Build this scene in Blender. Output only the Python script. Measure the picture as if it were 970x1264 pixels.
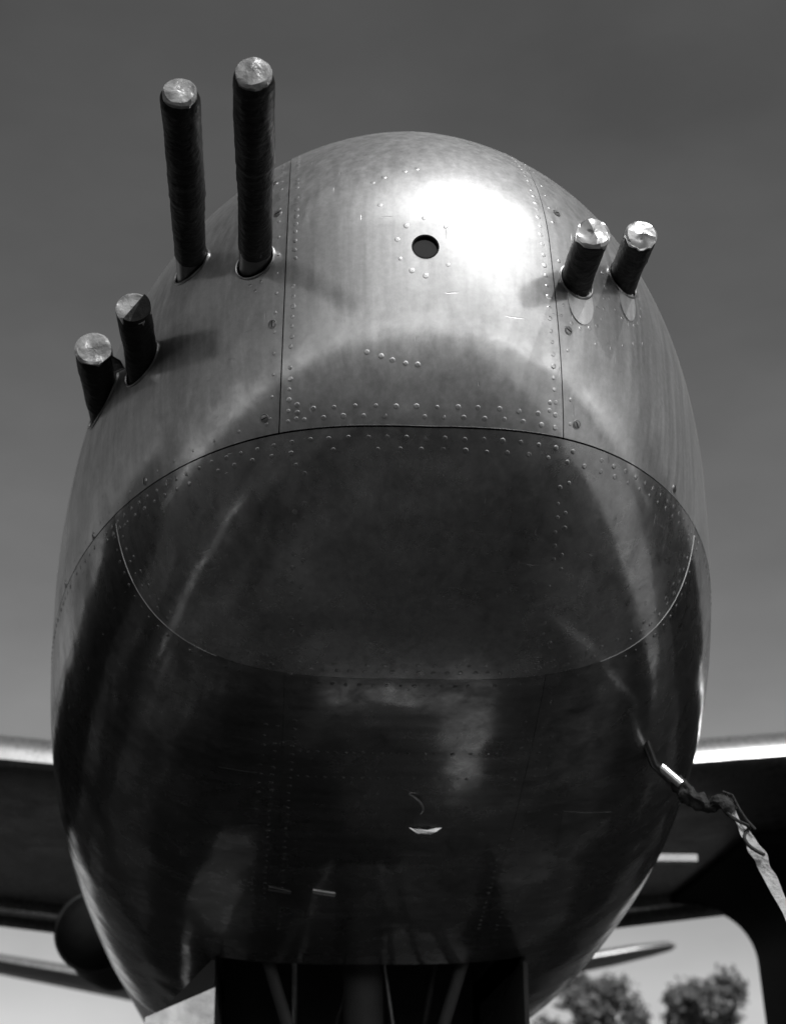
import bpy, bmesh, math, random
import numpy as np
from mathutils import Vector, Matrix, noise
from mathutils.bvhtree import BVHTree

scn = bpy.context.scene
for o in list(bpy.data.objects):
    bpy.data.objects.remove(o)
C = scn.collection
R = math.radians

# ------------------------------------------------------------------ camera
HC = 0.62                                     # lens height above the apron
cam_d = bpy.data.cameras.new('camera'); cam = bpy.data.objects.new('camera', cam_d); C.objects.link(cam)
yaw, pitch, roll = 0.0761, 0.3957, -0.0085
Fv = Vector((math.sin(yaw)*math.cos(pitch), math.cos(yaw)*math.cos(pitch), math.sin(pitch)))
Rv = Vector((math.cos(yaw), -math.sin(yaw), 0)); Uv = Rv.cross(Fv)
Rv, Uv = Rv*math.cos(roll)+Uv*math.sin(roll), Uv*math.cos(roll)-Rv*math.sin(roll)
cam.matrix_world = Matrix(((Rv.x, Uv.x, -Fv.x, 0), (Rv.y, Uv.y, -Fv.y, 0), (Rv.z, Uv.z, -Fv.z, HC), (0, 0, 0, 1)))
cam_d.sensor_fit = 'VERTICAL'; cam_d.sensor_height = 24.0; cam_d.lens = 24.0*2100/1264
cam_d.clip_start = 0.05; cam_d.clip_end = 6000
cam_d.dof.use_dof = True; cam_d.dof.focus_distance = 2.3; cam_d.dof.aperture_fstop = 4.0
scn.camera = cam

# ------------------------------------------------------------------ light
SUN_EL, SUN_AZ = 52.0, 30.0                   # azimuth: 0 = ahead of the nose, + = to the right of the picture
sdir = Vector((math.sin(R(SUN_AZ))*math.cos(R(SUN_EL)), -math.cos(R(SUN_AZ))*math.cos(R(SUN_EL)), math.sin(R(SUN_EL))))
world = bpy.data.worlds.new('World'); scn.world = world; world.use_nodes = True
nt = world.node_tree; nt.nodes.clear()
sky = nt.nodes.new('ShaderNodeTexSky'); sky.sky_type = 'NISHITA'; sky.sun_disc = False
sky.sun_elevation = R(SUN_EL); sky.sun_rotation = math.atan2(sdir.x, sdir.y)
sky.air_density = 1.0; sky.dust_density = 1.5; sky.ozone_density = 1.0
sep = nt.nodes.new('ShaderNodeSeparateColor')          # black-and-white film behind a red filter
mr = nt.nodes.new('ShaderNodeMath'); mr.operation = 'MULTIPLY'; mr.inputs[1].default_value = 1.0
mg = nt.nodes.new('ShaderNodeMath'); mg.operation = 'MULTIPLY_ADD'; mg.inputs[1].default_value = 0.0
tc = nt.nodes.new('ShaderNodeTexCoord'); mp = nt.nodes.new('ShaderNodeMapping'); mp.inputs['Scale'].default_value = (1.0, 1.0, 2.2)
ns = nt.nodes.new('ShaderNodeTexNoise'); ns.inputs['Scale'].default_value = 4.5; ns.inputs['Detail'].default_value = 5; ns.inputs['Roughness'].default_value = 0.55
nr = nt.nodes.new('ShaderNodeMapRange'); nr.inputs[1].default_value = 0.3; nr.inputs[2].default_value = 0.75; nr.inputs[3].default_value = 0.86; nr.inputs[4].default_value = 1.16
mm = nt.nodes.new('ShaderNodeMath'); mm.operation = 'MULTIPLY'
fg = nt.nodes.new('ShaderNodeMath'); fg.operation = 'POWER'; fg.inputs[1].default_value = 1.45   # contrast of the film
bg = nt.nodes.new('ShaderNodeBackground'); bg.inputs['Strength'].default_value = 0.087
wo = nt.nodes.new('ShaderNodeOutputWorld')
L = nt.links.new
L(sky.outputs[0], sep.inputs[0]); L(sep.outputs[0], mr.inputs[0]); L(sep.outputs[1], mg.inputs[0]); L(mr.outputs[0], mg.inputs[2])
L(tc.outputs['Generated'], mp.inputs[0]); L(mp.outputs[0], ns.inputs['Vector']); L(ns.outputs[0], nr.inputs[0])
L(mg.outputs[0], fg.inputs[0]); L(fg.outputs[0], mm.inputs[0]); L(nr.outputs[0], mm.inputs[1]); L(mm.outputs[0], bg.inputs[0]); L(bg.outputs[0], wo.inputs[0])
sd = bpy.data.lights.new('sun', 'SUN'); sun = bpy.data.objects.new('sun', sd); C.objects.link(sun)
sd.energy = 2.3; sd.angle = R(0.53); sd.color = (1, 1, 1)
sun.rotation_euler = sdir.to_track_quat('Z', 'Y').to_euler(); sun.location = (4, -4, 9)
scn.view_settings.view_transform = 'Standard'; scn.view_settings.look = 'None'
scn.view_settings.exposure = 0.0; scn.view_settings.gamma = 1.0
scn.cycles.use_denoising = True

# ------------------------------------------------------------------ materials
def newmat(name):
    m = bpy.data.materials.new(name); m.use_nodes = True; m.node_tree.nodes.clear(); return m, m.node_tree
def plain(name, v, rough=0.7, metal=0.0, nscale=20, namp=0.25, bump=0.0, bscale=60, spec=0.5):
    m, t = newmat(name); N = t.nodes.new; Lk = t.links.new
    out = N('ShaderNodeOutputMaterial'); b = N('ShaderNodeBsdfPrincipled'); Lk(b.outputs[0], out.inputs[0])
    c = N('ShaderNodeTexCoord'); n = N('ShaderNodeTexNoise'); n.inputs['Scale'].default_value = nscale; n.inputs['Detail'].default_value = 6
    Lk(c.outputs['Object'], n.inputs['Vector'])
    r = N('ShaderNodeMapRange'); r.inputs[1].default_value = 0.25; r.inputs[2].default_value = 0.75
    r.inputs[3].default_value = v*(1-namp); r.inputs[4].default_value = v*(1+namp)
    Lk(n.outputs[0], r.inputs[0]); Lk(r.outputs[0], b.inputs['Base Color'])
    b.inputs['Roughness'].default_value = rough; b.inputs['Metallic'].default_value = metal
    b.inputs['Specular IOR Level'].default_value = spec
    if bump:
        n2 = N('ShaderNodeTexNoise'); n2.inputs['Scale'].default_value = bscale; n2.inputs['Detail'].default_value = 8
        Lk(c.outputs['Object'], n2.inputs['Vector'])
        bp = N('ShaderNodeBump'); bp.inputs['Strength'].default_value = bump; bp.inputs['Distance'].default_value = 0.01
        Lk(n2.outputs[0], bp.inputs['Height']); Lk(bp.outputs[0], b.inputs['Normal'])
    return m
def aluminium(name, v=0.72, r1=0.20, r2=0.46, mix=0.5, wav=0.5, dirt=0.3, brush=(70, 70, 3.5), bamp=0.0016):
    """bare aluminium sheet: a sharp and a broad metal lobe, smudges, brush streaks, scratches, sheet waviness"""
    m, t = newmat(name); N = t.nodes.new; Lk = t.links.new
    out = N('ShaderNodeOutputMaterial'); c = N('ShaderNodeTexCoord')
    A = N('ShaderNodeBsdfPrincipled'); B = N('ShaderNodeBsdfPrincipled')
    for s in (A, B): s.inputs['Metallic'].default_value = 1.0
    def nz(scale, det=5, rough=0.6, vec=None, dist=0.0):
        n = N('ShaderNodeTexNoise'); n.inputs['Scale'].default_value = scale; n.inputs['Detail'].default_value = det
        n.inputs['Roughness'].default_value = rough; n.inputs['Distortion'].default_value = dist
        Lk(vec or c.outputs['Object'], n.inputs['Vector']); return n.outputs[0]
    def mrange(x, a, b_, lo, hi):
        r = N('ShaderNodeMapRange'); r.inputs[1].default_value = a; r.inputs[2].default_value = b_
        r.inputs[3].default_value = lo; r.inputs[4].default_value = hi; Lk(x, r.inputs[0]); return r.outputs[0]
    def math_(op, x, y):
        k = N('ShaderNodeMath'); k.operation = op
        for i, q in enumerate((x, y)):
            if isinstance(q, (int, float)): k.inputs[i].default_value = q
            else: Lk(q, k.inputs[i])
        return k.outputs[0]
    smudge = math_('ADD', math_('MULTIPLY', nz(7, 8, 0.62, dist=0.4), 0.6), math_('MULTIPLY', nz(26, 7, 0.68, dist=0.8), 0.4)); fine = nz(120, 7, 0.75)
    mpn = N('ShaderNodeMapping'); mpn.inputs['Scale'].default_value = brush; Lk(c.outputs['Object'], mpn.inputs[0])
    streak = nz(1.0, 6, 0.65, mpn.outputs[0])
    col = math_('MULTIPLY', mrange(smudge, 0.36, 0.64, v*(1-dirt), v*(1+dirt*0.3)), math_('MULTIPLY', mrange(fine, 0.3, 0.7, 0.86, 1.09), mrange(streak, 0.3, 0.7, 0.86, 1.10)))
    for s in (A, B): Lk(col, s.inputs['Base Color'])
    Lk(math_('ADD', mrange(smudge, 0.36, 0.64, r1+0.07, r1-0.03), mrange(streak, 0.3, 0.7, -0.02, 0.05)), A.inputs['Roughness'])
    Lk(mrange(streak, 0.3, 0.7, r2-0.05, r2+0.06), B.inputs['Roughness'])
    mixs = N('ShaderNodeMixShader'); Lk(A.outputs[0], mixs.inputs[1]); Lk(B.outputs[0], mixs.inputs[2])
    Lk(mrange(smudge, 0.36, 0.64, mix+0.2, mix-0.15), mixs.inputs[0])
    # short scratches in two directions
    scr = None
    for rot, scl in (((0.3, 0.5, 0.2), (11, 30, 120)), ((0.2, -0.6, 0.9), (120, 40, 13))):
        mps = N('ShaderNodeMapping'); mps.inputs['Scale'].default_value = scl; mps.inputs['Rotation'].default_value = rot
        Lk(c.outputs['Object'], mps.inputs[0]); q_ = mrange(nz(1.0, 2, 0.5, mps.outputs[0]), 0.735, 0.76, 0, 1)
        scr = q_ if scr is None else math_('MAXIMUM', scr, q_)
    h = math_('ADD', math_('MULTIPLY', nz(5.5, 1, 0.4), 0.5*wav), math_('MULTIPLY', nz(17, 1, 0.4), 0.055*wav))
    h = math_('ADD', h, math_('MULTIPLY', nz(230, 3, 0.6), 0.0012))
    h = math_('ADD', h, math_('MULTIPLY', streak, bamp)); h = math_('ADD', h, math_('MULTIPLY', scr, -0.012))
    bp = N('ShaderNodeBump'); bp.inputs['Strength'].default_value = 1.0; bp.inputs['Distance'].default_value = 0.02
    Lk(h, bp.inputs['Height'])
    for s_ in (A, B): Lk(bp.outputs[0], s_.inputs['Normal'])
    Lk(mixs.outputs[0], out.inputs[0]); return m
M_AL = aluminium('bare_aluminium', v=0.72, r1=0.15, r2=0.56, mix=0.44, wav=0.38, dirt=0.26)
M_DOOR = aluminium('bare_aluminium_door', v=0.68, r1=0.15, r2=0.54, mix=0.46, wav=0.40, dirt=0.34)
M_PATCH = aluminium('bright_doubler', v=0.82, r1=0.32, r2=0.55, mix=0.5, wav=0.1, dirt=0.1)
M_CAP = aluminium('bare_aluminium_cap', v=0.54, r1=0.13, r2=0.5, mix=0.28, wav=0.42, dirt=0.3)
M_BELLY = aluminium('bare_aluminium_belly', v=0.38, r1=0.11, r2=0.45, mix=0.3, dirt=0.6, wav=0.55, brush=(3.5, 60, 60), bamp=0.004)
M_WING = aluminium('bare_aluminium_wing', v=0.62, r1=0.26, r2=0.5, mix=0.5, wav=0.2)
M_FLAP = aluminium('flap_aluminium', v=0.8, r1=0.22, r2=0.4, mix=0.4, wav=0.1)
M_NAC = plain('shade_black_nacelle', 0.010, 0.7, 0, 6, 0.4, spec=0.12)  # nacelle and wheel door: shade put into a near-black colour; also used for the lens rim
M_SCREW = plain('screw_steel', 0.35, 0.35, 1.0, 60, 0.3)
M_DARK = plain('dark_primer', 0.012, 0.8, 0, 10, 0.3, spec=0.2)
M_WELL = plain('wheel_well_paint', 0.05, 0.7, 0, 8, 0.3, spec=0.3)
M_TAPE = plain('black_cloth_tape', 0.009, 0.55, 0, 25, 0.5, bump=0.28, bscale=80, spec=0.2)
M_MUZ = plain('pale_muzzle_paper', 0.27, 0.30, 0, 40, 0.5, bump=0.5, bscale=45)
M_FOIL = plain('crumpled_foil', 0.50, 0.3, 0.6, 40, 0.2)
M_STEEL = plain('blued_steel', 0.16, 0.34, 1.0, 40, 0.3)
M_GLASS = plain('dark_lens_glass', 0.008, 0.06, 0, 10, 0.2)
M_RAG = plain('dark_canvas', 0.018, 0.85, 0, 60, 0.5, bump=0.6, bscale=120)
M_RIBBON = plain('pale_webbing', 0.36, 0.85, 0, 50, 0.3, bump=0.5, bscale=160)
M_RUBBER = plain('black_rubber', 0.015, 0.6, 0, 30, 0.3)
M_ROD = plain('bright_rod', 0.75, 0.25, 1.0, 30, 0.15)
M_GRD = plain('apron_asphalt', 0.022, 0.95, 0, 3.0, 0.35, bump=0.4, bscale=90, spec=0.15)
M_REFPATCH = plain('pale_reflection_patch', 0.24, 0.9, 0, 9, 0.6)  # pale tone of the ground shapes added for the metal to reflect
M_REFPAD = plain('pale_reflection_pad', 0.27, 0.95, 0, 1.5, 0.35)  # pale tone of the added ground area mirrored in the cap
gt = M_GRD.node_tree; gb = [n for n in gt.nodes if n.type == 'BSDF_PRINCIPLED'][0]      # patches of old tar and dust
gc = gt.nodes.new('ShaderNodeTexCoord'); gcol = None
for sc_, lo_, hi_, a_, b_ in ((0.9, 0.30, 2.6, 0.38, 0.66), (5.5, 0.45, 1.6, 0.35, 0.65), (40.0, 0.7, 1.3, 0.3, 0.7)):
    gn = gt.nodes.new('ShaderNodeTexNoise'); gn.inputs['Scale'].default_value = sc_; gn.inputs['Detail'].default_value = 5; gn.inputs['Distortion'].default_value = 0.6
    gr = gt.nodes.new('ShaderNodeMapRange'); gr.inputs[1].default_value = a_; gr.inputs[2].default_value = b_; gr.inputs[3].default_value = lo_; gr.inputs[4].default_value = hi_
    gt.links.new(gc.outputs['Object'], gn.inputs['Vector']); gt.links.new(gn.outputs[0], gr.inputs[0])
    gm = gt.nodes.new('ShaderNodeMath'); gm.operation = 'MULTIPLY'; gt.links.new(gr.outputs[0], gm.inputs[0])
    if gcol is None: gm.inputs[1].default_value = 0.020
    else: gt.links.new(gcol, gm.inputs[1])
    gcol = gm.outputs[0]
gt.links.new(gcol, gb.inputs['Base Color'])
M_BARK = plain('bark', 0.07, 0.9, 0, 6, 0.4)
M_LEAF = plain('leaf', 0.11, 0.6, 0, 1.2, 0.5, spec=0.3)

# ------------------------------------------------------------------ helpers
def link(name, me, mat, parent=None, smooth=True, sharp=40):
    if mat: me.materials.append(mat)
    if smooth:
        me.polygons.foreach_set('use_smooth', [True]*len(me.polygons))
        if sharp: me.set_sharp_from_angle(angle=R(sharp))
    o = bpy.data.objects.new(name, me); C.objects.link(o)
    if parent is not None: setparent(o, parent)
    return o
def setparent(o, p):
    o.parent = p
    M = Matrix.Identity(4); q = p; chain = []
    o.matrix_parent_inverse = wm(p).inverted()
def wm(o):
    m = o.matrix_basis.copy()
    if o.parent: m = wm(o.parent) @ o.matrix_parent_inverse @ m
    return m
def pyd(name, V, Fc, mat, parent=None, smooth=True, sharp=40):
    me = bpy.data.meshes.new(name); me.from_pydata([tuple(v) for v in V], [], Fc); me.update()
    bm = bmesh.new(); bm.from_mesh(me); bmesh.ops.recalc_face_normals(bm, faces=bm.faces); bm.to_mesh(me); bm.free()
    return link(name, me, mat, parent, smooth, sharp)
def tag(o, label=None, cat=None, group=None, kind=None):
    if label: o['label'] = label
    if cat: o['category'] = cat
    if group: o['group'] = group
    if kind: o['kind'] = kind
    return o
def empty(name, loc):
    o = bpy.data.objects.new(name, None); o.location = loc; o.empty_display_size = 0.3; C.objects.link(o); return o
def frame(d):
    d = Vector(d).normalized(); a = Vector((0, 0, 1)) if abs(d.z) < 0.9 else Vector((1, 0, 0))
    x = d.cross(a).normalized(); return x, d.cross(x).normalized(), d
def tube(pts, rad, seg=12, cap=True):
    """swept tube; rad number or list"""
    pts = [Vector(p) for p in pts]; n = len(pts); V = []; Fc = []
    if not isinstance(rad, (list, tuple)): rad = [rad]*n
    x0 = None
    for i, p in enumerate(pts):
        d = (pts[min(i+1, n-1)]-pts[max(i-1, 0)]).normalized()
        if x0 is None: x0, _, _ = frame(d)
        x0 = (x0-d*x0.dot(d)).normalized(); y = d.cross(x0)
        for k in range(seg):
            a = 2*math.pi*k/seg; V.append(p+(x0*math.cos(a)+y*math.sin(a))*rad[i])
    for i in range(n-1):
        for k in range(seg):
            Fc.append((i*seg+k, i*seg+(k+1) % seg, (i+1)*seg+(k+1) % seg, (i+1)*seg+k))
    if cap: Fc.append(tuple(range(seg))[::-1]); Fc.append(tuple((n-1)*seg+k for k in range(seg)))
    return V, Fc
def merge(lst):
    V = []; Fc = []
    for v, f in lst:
        o = len(V); V += list(v); Fc += [tuple(i+o for i in q) for q in f]
    return V, Fc
def boxm(x0, x1, y0, y1, z0, z1):
    V = [(x, y, z) for x in (x0, x1) for y in (y0, y1) for z in (z0, z1)]
    return V, [(0, 1, 3, 2), (4, 6, 7, 5), (0, 4, 5, 1), (2, 3, 7, 6), (0, 2, 6, 4), (1, 5, 7, 3)]

# ------------------------------------------------------------------ ground
gv = 3000
g = pyd('ground', [(-gv, -gv, 0), (gv, -gv, 0), (gv, gv, 0), (-gv, gv, 0)], [(0, 1, 2, 3)], M_GRD, None, False)
tag(g, 'dark asphalt apron under the parked aircraft', kind='structure')

def sheet(name, loops, z, mat, label):
    V = []; Fc = []
    for lp in loops:
        b = len(V); V += [(x, y, z) for x, y in lp]; Fc.append(tuple(range(b, b+len(lp))))
    o = pyd(name, V, Fc, mat, None, False); return tag(o, label, kind='structure')
sheet('reflection_patch', [[(0.02, 3.02), (0.64, 3.02), (0.64, 3.80), (0.46, 3.80), (0.46, 3.20), (0.02, 3.20)]], 0.004, M_REFPATCH, 'pale shape added on the apron under the nose for the belly to reflect')  # added: L shape that gives the belly its bright reflected patches
sheet('reflection_pad', [[(3.4, -40), (26, -40), (26, 5), (3.4, 5)]], 0.004, M_REFPAD, 'unseen pale area added right of the aircraft for the nose cap to reflect')  # added out of view to brighten the right end of the cap

sheet('reflection_strip', [[(-2.33, 1.6), (-2.15, 1.6), (-2.15, 3.8), (-2.33, 3.8)]], 0.004, M_REFPATCH, 'unseen pale strip added left of the nose to make a reflected streak')  # added out of view, seen only as a light streak in the metal

# ------------------------------------------------------------------ the aircraft's nose surface
XF, Y0, ZN = 0.2094, 2.0284, 1.2854+HC        # centre line, foremost point
Z0 = 1.0051+HC; U1 = 0.4052; UD = 0.76; UM = 2.4; UW = 1.48
root = empty('bomber_aircraft', (XF, 5.5, 0))
tag(root, 'bare metal twin engined bomber with taped machine guns in its blunt nose', 'aircraft')
def prof(u, L_, a, b):
    t = np.clip(u/L_, 0, 1); return (1-(1-t)**a)**(1/b)
def section(u):
    w = 0.66*prof(u, 1.7141, 2.0215, 2.3999); T = 0.8301*prof(u, 1.8654, 1.303, 1.9227); B = 0.8804*prof(u, 2.4565, 1.669, 2.7215)
    m = -0.2008*(1-(1-np.clip(u/1.6, 0, 1))**2)
    return w, T-m, np.maximum(B+m, 1e-3), ZN+m
NR, NTH = 170, 320
tt = np.linspace(0, 1, NR+1)[1:]; us = UM*tt**2
th = np.linspace(0, 2*np.pi, NTH, endpoint=False); ct, st = np.cos(th), np.sin(th)
nexp = np.where(st > 0, 1.9003, 3.3542)
w, T, B, zm = section(us)
GX = XF+w[:, None]*(np.sign(ct)*np.abs(ct)**(2/nexp)); GZ = zm[:, None]+np.where(st > 0, T[:, None], B[:, None])*(np.sign(st)*np.abs(st)**(2/nexp))
GY = np.broadcast_to((Y0+us)[:, None], GX.shape).copy()
G = np.stack([GX, GY, GZ], -1)
pole = np.array([XF, Y0, ZN])
# relax the joints between the profile curves (tip, shoulder line) as hand-formed sheet would
for it in range(60):
    up = np.concatenate([np.roll(G[:1], NTH//2, axis=1), G[:-1]], 0); dn = np.concatenate([G[1:], G[-1:]*2-G[-2:-1]], 0)
    lf = np.roll(G, 1, 1); rt = np.roll(G, -1, 1)
    wt = [1/(np.sum((q-G)**2, -1, keepdims=True)+1e-7) for q in (up, dn, lf, rt)]
    av = (wt[0]*up+wt[1]*dn+wt[2]*lf+wt[3]*rt)/sum(wt)
    fade = np.clip((1.9-us)/0.4, 0, 1)[:, None, None]
    G = G+0.5*fade*(av-G)
pole = G[0].mean(0)
GV = [tuple(pole)]+[tuple(p) for p in G.reshape(-1, 3)]
GF = [(0, 1+(k+1) % NTH, 1+k) for k in range(NTH)]
for i in range(NR-1):
    a, b = 1+i*NTH, 1+(i+1)*NTH
    GF += [(a+k, a+(k+1) % NTH, b+(k+1) % NTH, b+k) for k in range(NTH)]
base_me = bpy.data.meshes.new('nose_form'); base_me.from_pydata(GV, [], GF); base_me.update()
bmf = bmesh.new(); bmf.from_mesh(base_me); bmesh.ops.recalc_face_normals(bmf, faces=bmf.faces)
if sum(f.normal.dot(f.calc_center_median()-Vector((XF, 4.0, ZN))) for f in bmf.faces) < 0: bmesh.ops.reverse_faces(bmf, faces=bmf.faces)
bmf.to_mesh(base_me); bmf.normal_update()
bvh = BVHTree.FromBMesh(bmf)
def near(p):
    q, n, i, d = bvh.find_nearest(Vector(p)); return q, n
def front(x, z):
    h = bvh.ray_cast(Vector((x, 0.0, z)), Vector((0, 1, 0))); return (h[0], h[1])
def radial(u, ang):
    """point of the skin at station u, ang from +x towards +z"""
    o = Vector((XF, Y0+u, ZN-0.1)); d = Vector((math.cos(ang), 0, math.sin(ang)))
    h = bvh.ray_cast(o, d); return (h[0], h[1])

def hor(z, a):
    """point of the skin at height z seen from a station on the axis; a = 0 straight ahead"""
    h = bvh.ray_cast(Vector((XF, Y0+0.9, z)), Vector((math.sin(a), -math.cos(a), 0))); return (h[0], h[1])

def panel(name, planes, mat, thick=0.003, proud=0.0, label=None, cutters=None, bevel=0.0):
    """cut the nose form with planes (point, normal pointing to the kept side) and give the sheet its thickness"""
    bm = bmf.copy()
    for co, no in planes:
        bmesh.ops.bisect_plane(bm, geom=bm.verts[:]+bm.edges[:]+bm.faces[:], dist=1e-6, plane_co=co, plane_no=no, clear_inner=True)
    bmesh.ops.remove_doubles(bm, verts=bm.verts, dist=2e-4)
    bm.normal_update()
    vn = {v: near(v.co)[1] for v in bm.verts}
    outer = list(bm.faces); nv = {}
    bed = [e for e in bm.edges if e.is_boundary]
    for v in list(bm.verts):
        n = v.normal.copy()
        if proud: v.co += n*proud
        nv[v] = (v.co-n*thick)
    inn = {v: bm.verts.new(c) for v, c in nv.items()}
    for f in outer: bm.faces.new([inn[v] for v in reversed(f.verts)])
    for e in bed:
        a, b = e.verts; f = e.link_faces[0]
        vs = list(f.verts); i = vs.index(a)
        if vs[(i+1) % len(vs)] == b: a, b = b, a
        bm.faces.new((a, b, inn[b], inn[a]))
    me = bpy.data.meshes.new(name); bm.to_mesh(me); bm.free()
    if cutters:
        tmp = bpy.data.objects.new('tmp', me); C.objects.link(tmp); cs = []
        for V, Fc in cutters:
            cm = bpy.data.meshes.new('cut'); cm.from_pydata([tuple(v) for v in V], [], Fc)
            b2 = bmesh.new(); b2.from_mesh(cm); bmesh.ops.recalc_face_normals(b2, faces=b2.faces); b2.to_mesh(cm); b2.free()
            co = bpy.data.objects.new('cut', cm); C.objects.link(co); cs.append(co)
            md = tmp.modifiers.new('b', 'BOOLEAN'); md.operation = 'DIFFERENCE'; md.object = co; md.solver = 'EXACT'
        dg = bpy.context.evaluated_depsgraph_get(); me = bpy.data.meshes.new_from_object(tmp.evaluated_get(dg))
        for q in cs+[tmp]: bpy.data.objects.remove(q)
        me.name = name; me.materials.clear()
    o = link(name, me, mat, root, True, 35)
    if label: o['label'] = label
    return o
gp = 0.0011
def P(co, no): return (Vector(co), Vector(no))
zU, zL = P((0, 0, Z0+gp), (0, 0, 1)), P((0, 0, Z0-gp), (0, 0, -1))
def uF(u, k=1.0): return P((0, Y0+u-gp*k, 0), (0, -1, 0))       # keep the part ahead of u
def uB(u, k=1.0): return P((0, Y0+u+gp*k, 0), (0, 1, 0))        # keep the part behind u
SL = lambda s: P((0.006+s*gp, 0, Z0), (s*1.0, 0, -s*0.02))
SR = lambda s: P((0.400+s*gp, 0, Z0), (s*1.0, 0, s*0.06))
BL = lambda s: P((0.022+s*gp*0.2, 0, 0), (s, 0, 0))
BR = lambda s: P((0.414+s*gp*0.3, 0, 0), (s, 0, 0))
WXL, WXR = -0.097, 0.524
# guns: base x, z, muzzle y, radius
GUNS = [('UL1', -0.130, 1.329, 2.231, 1.808, 0.0235, 'long black taped machine gun barrel, outer of the upper pair beside the left seam'),
        ('UL2', -0.033, 1.266, 2.107, 1.679, 0.0235, 'longest black taped machine gun barrel, nearest to the left seam'),
        ('LL1', -0.205, 1.216, 2.334, 2.169, 0.0245, 'short black taped machine gun barrel, upper one of the low left pair'),
        ('LL2', -0.283, 1.253, 2.535, 2.366, 0.0275, 'short black taped machine gun barrel at the far left edge of the nose'),
        ('R1', 0.424, 1.236, 2.087, 1.9616, 0.0225, 'short black taped machine gun barrel beside the right seam'),
        ('R2', 0.509, 1.287, 2.165, 2.043, 0.0225, 'short black taped machine gun barrel, outermost on the right')]
def ycyl(x, z, y0, y1, rx, rz=None, seg=40, dz=0):
    rz = rz or rx; V = []
    for y in (y0, y1): V += [(x+rx*math.cos(2*math.pi*k/seg), y, z+dz+rz*math.sin(2*math.pi*k/seg)) for k in range(seg)]
    Fc = [(k, (k+1) % seg, seg+(k+1) % seg, seg+k) for k in range(seg)]+[tuple(range(seg)), tuple(range(2*seg-1, seg-1, -1))]
    return V, Fc
cutL = [ycyl(x, z+HC, y-0.3, y+0.3, r+0.0028) for n, x, z, y, ym, r, l in GUNS[:4]]
cutR = [ycyl(x, z+HC, y-0.3, y+0.3, r+0.003, r+0.0045, dz=-0.0015) for n, x, z, y, ym, r, l in GUNS[4:]]
PX, PZ = 0.203, 1.250+HC                                # gun camera port
strip = panel('center_panel', [zU, uF(UD), SL(1), SR(-1)], M_AL, proud=0.0012, cutters=[ycyl(PX, PZ, 1.8, 2.2, 0.0172)])
doorL = panel('gun_door', [zU, uF(UD), SL(-1)], M_DOOR, cutters=cutL)
doorR = panel('gun_door', [zU, uF(UD), SR(1)], M_DOOR, cutters=cutR)
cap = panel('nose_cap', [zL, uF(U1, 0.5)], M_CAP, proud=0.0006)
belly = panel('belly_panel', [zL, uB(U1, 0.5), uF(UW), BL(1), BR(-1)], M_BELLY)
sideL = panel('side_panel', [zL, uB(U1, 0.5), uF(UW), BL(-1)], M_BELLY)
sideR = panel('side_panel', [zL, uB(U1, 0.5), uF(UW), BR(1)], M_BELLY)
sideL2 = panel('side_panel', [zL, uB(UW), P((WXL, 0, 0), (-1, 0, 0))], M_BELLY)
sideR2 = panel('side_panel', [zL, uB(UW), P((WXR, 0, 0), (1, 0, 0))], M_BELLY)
upper = panel('upper_fuselage_panel', [zU, uB(UD)], M_AL)
# dark inner frame seen through the joints
ib = bmf.copy(); ib.normal_update()
for v in ib.verts: v.co -= v.normal*0.009
bmesh.ops.delete(ib, geom=[f for f in ib.faces if f.calc_center_median().y > Y0+UW-0.01 and f.calc_center_median().z < Z0-0.1], context='FACES')
ime = bpy.data.meshes.new('inner_frame'); ib.to_mesh(ime); ib.free(); link('inner_frame', ime, M_DARK, root, True, 0)

# ------------------------------------------------------------------ rivets, screws
def disc_on(q, n, prof_, seg=8):
    x, y, d = frame(n); V = []; Fc = []
    for r, h in prof_:
        V += [q+(x*math.cos(2*math.pi*k/seg)+y*math.sin(2*math.pi*k/seg))*r+d*h for k in range(seg)]
    for i in range(len(prof_)-1):
        Fc += [(i*seg+k, i*seg+(k+1) % seg, (i+1)*seg+(k+1) % seg, (i+1)*seg+k) for k in range(seg)]
    m = len(V); V.append(q+d*prof_[-1][1]); i = len(prof_)-1
    Fc += [(i*seg+k, i*seg+(k+1) % seg, m) for k in range(seg)]
    return V, Fc
rng = random.Random(4)
def rivets(par, pts, r=0.0034, h=0.0007, lift=0.0, mat=None):
    lst = []
    for q, n in pts:
        if q is None: continue
        if rng.random() < 0.06: continue
        k = rng.uniform(0.78, 1.18); hh = h*rng.uniform(0.35, 1.3)
        t1 = n.orthogonal().normalized(); q = q+t1*rng.uniform(-0.0009, 0.0009)+n.cross(t1)*rng.uniform(-0.0009, 0.0009)
        lst.append(disc_on(q+n*lift, (n+Vector((rng.uniform(-.06, .06), rng.uniform(-.06, .06), rng.uniform(-.06, .06)))), [(r*1.15*k, -0.0004), (r*0.95*k, hh*0.75), (r*0.5*k, hh)]))
    V, Fc = merge(lst); o = pyd('rivets', V, Fc, mat or par.data.materials[0], par, True, 0); o['kind'] = 'stuff'; return o
def screw(par, x, y, z, r=0.0055, ang=0.6):
    q, n = near((x, y, z+HC)); xx, yy, d = frame(n)
    V, Fc = disc_on(q, n, [(r*1.25, -0.0004), (r*1.2, 0.0007), (r*0.98, 0.0007), (r*0.94, 0.0001), (r*0.9, 0.0010), (r*0.5, 0.0014)], 20)
    o = pyd('screw', V, Fc, M_SCREW, par, True, 30)
    t = xx*math.cos(ang)+yy*math.sin(ang); s = d.cross(t)
    c = q+d*0.0013
    vs = [c+t*a*r*0.8+s*b*r*0.13+d*e for a in (-1, 1) for b in (-1, 1) for e in (-0.0008, 0.0004)]
    pyd('slot', vs, boxm(0, 1, 0, 1, 0, 1)[1], M_DARK, o, False)
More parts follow.
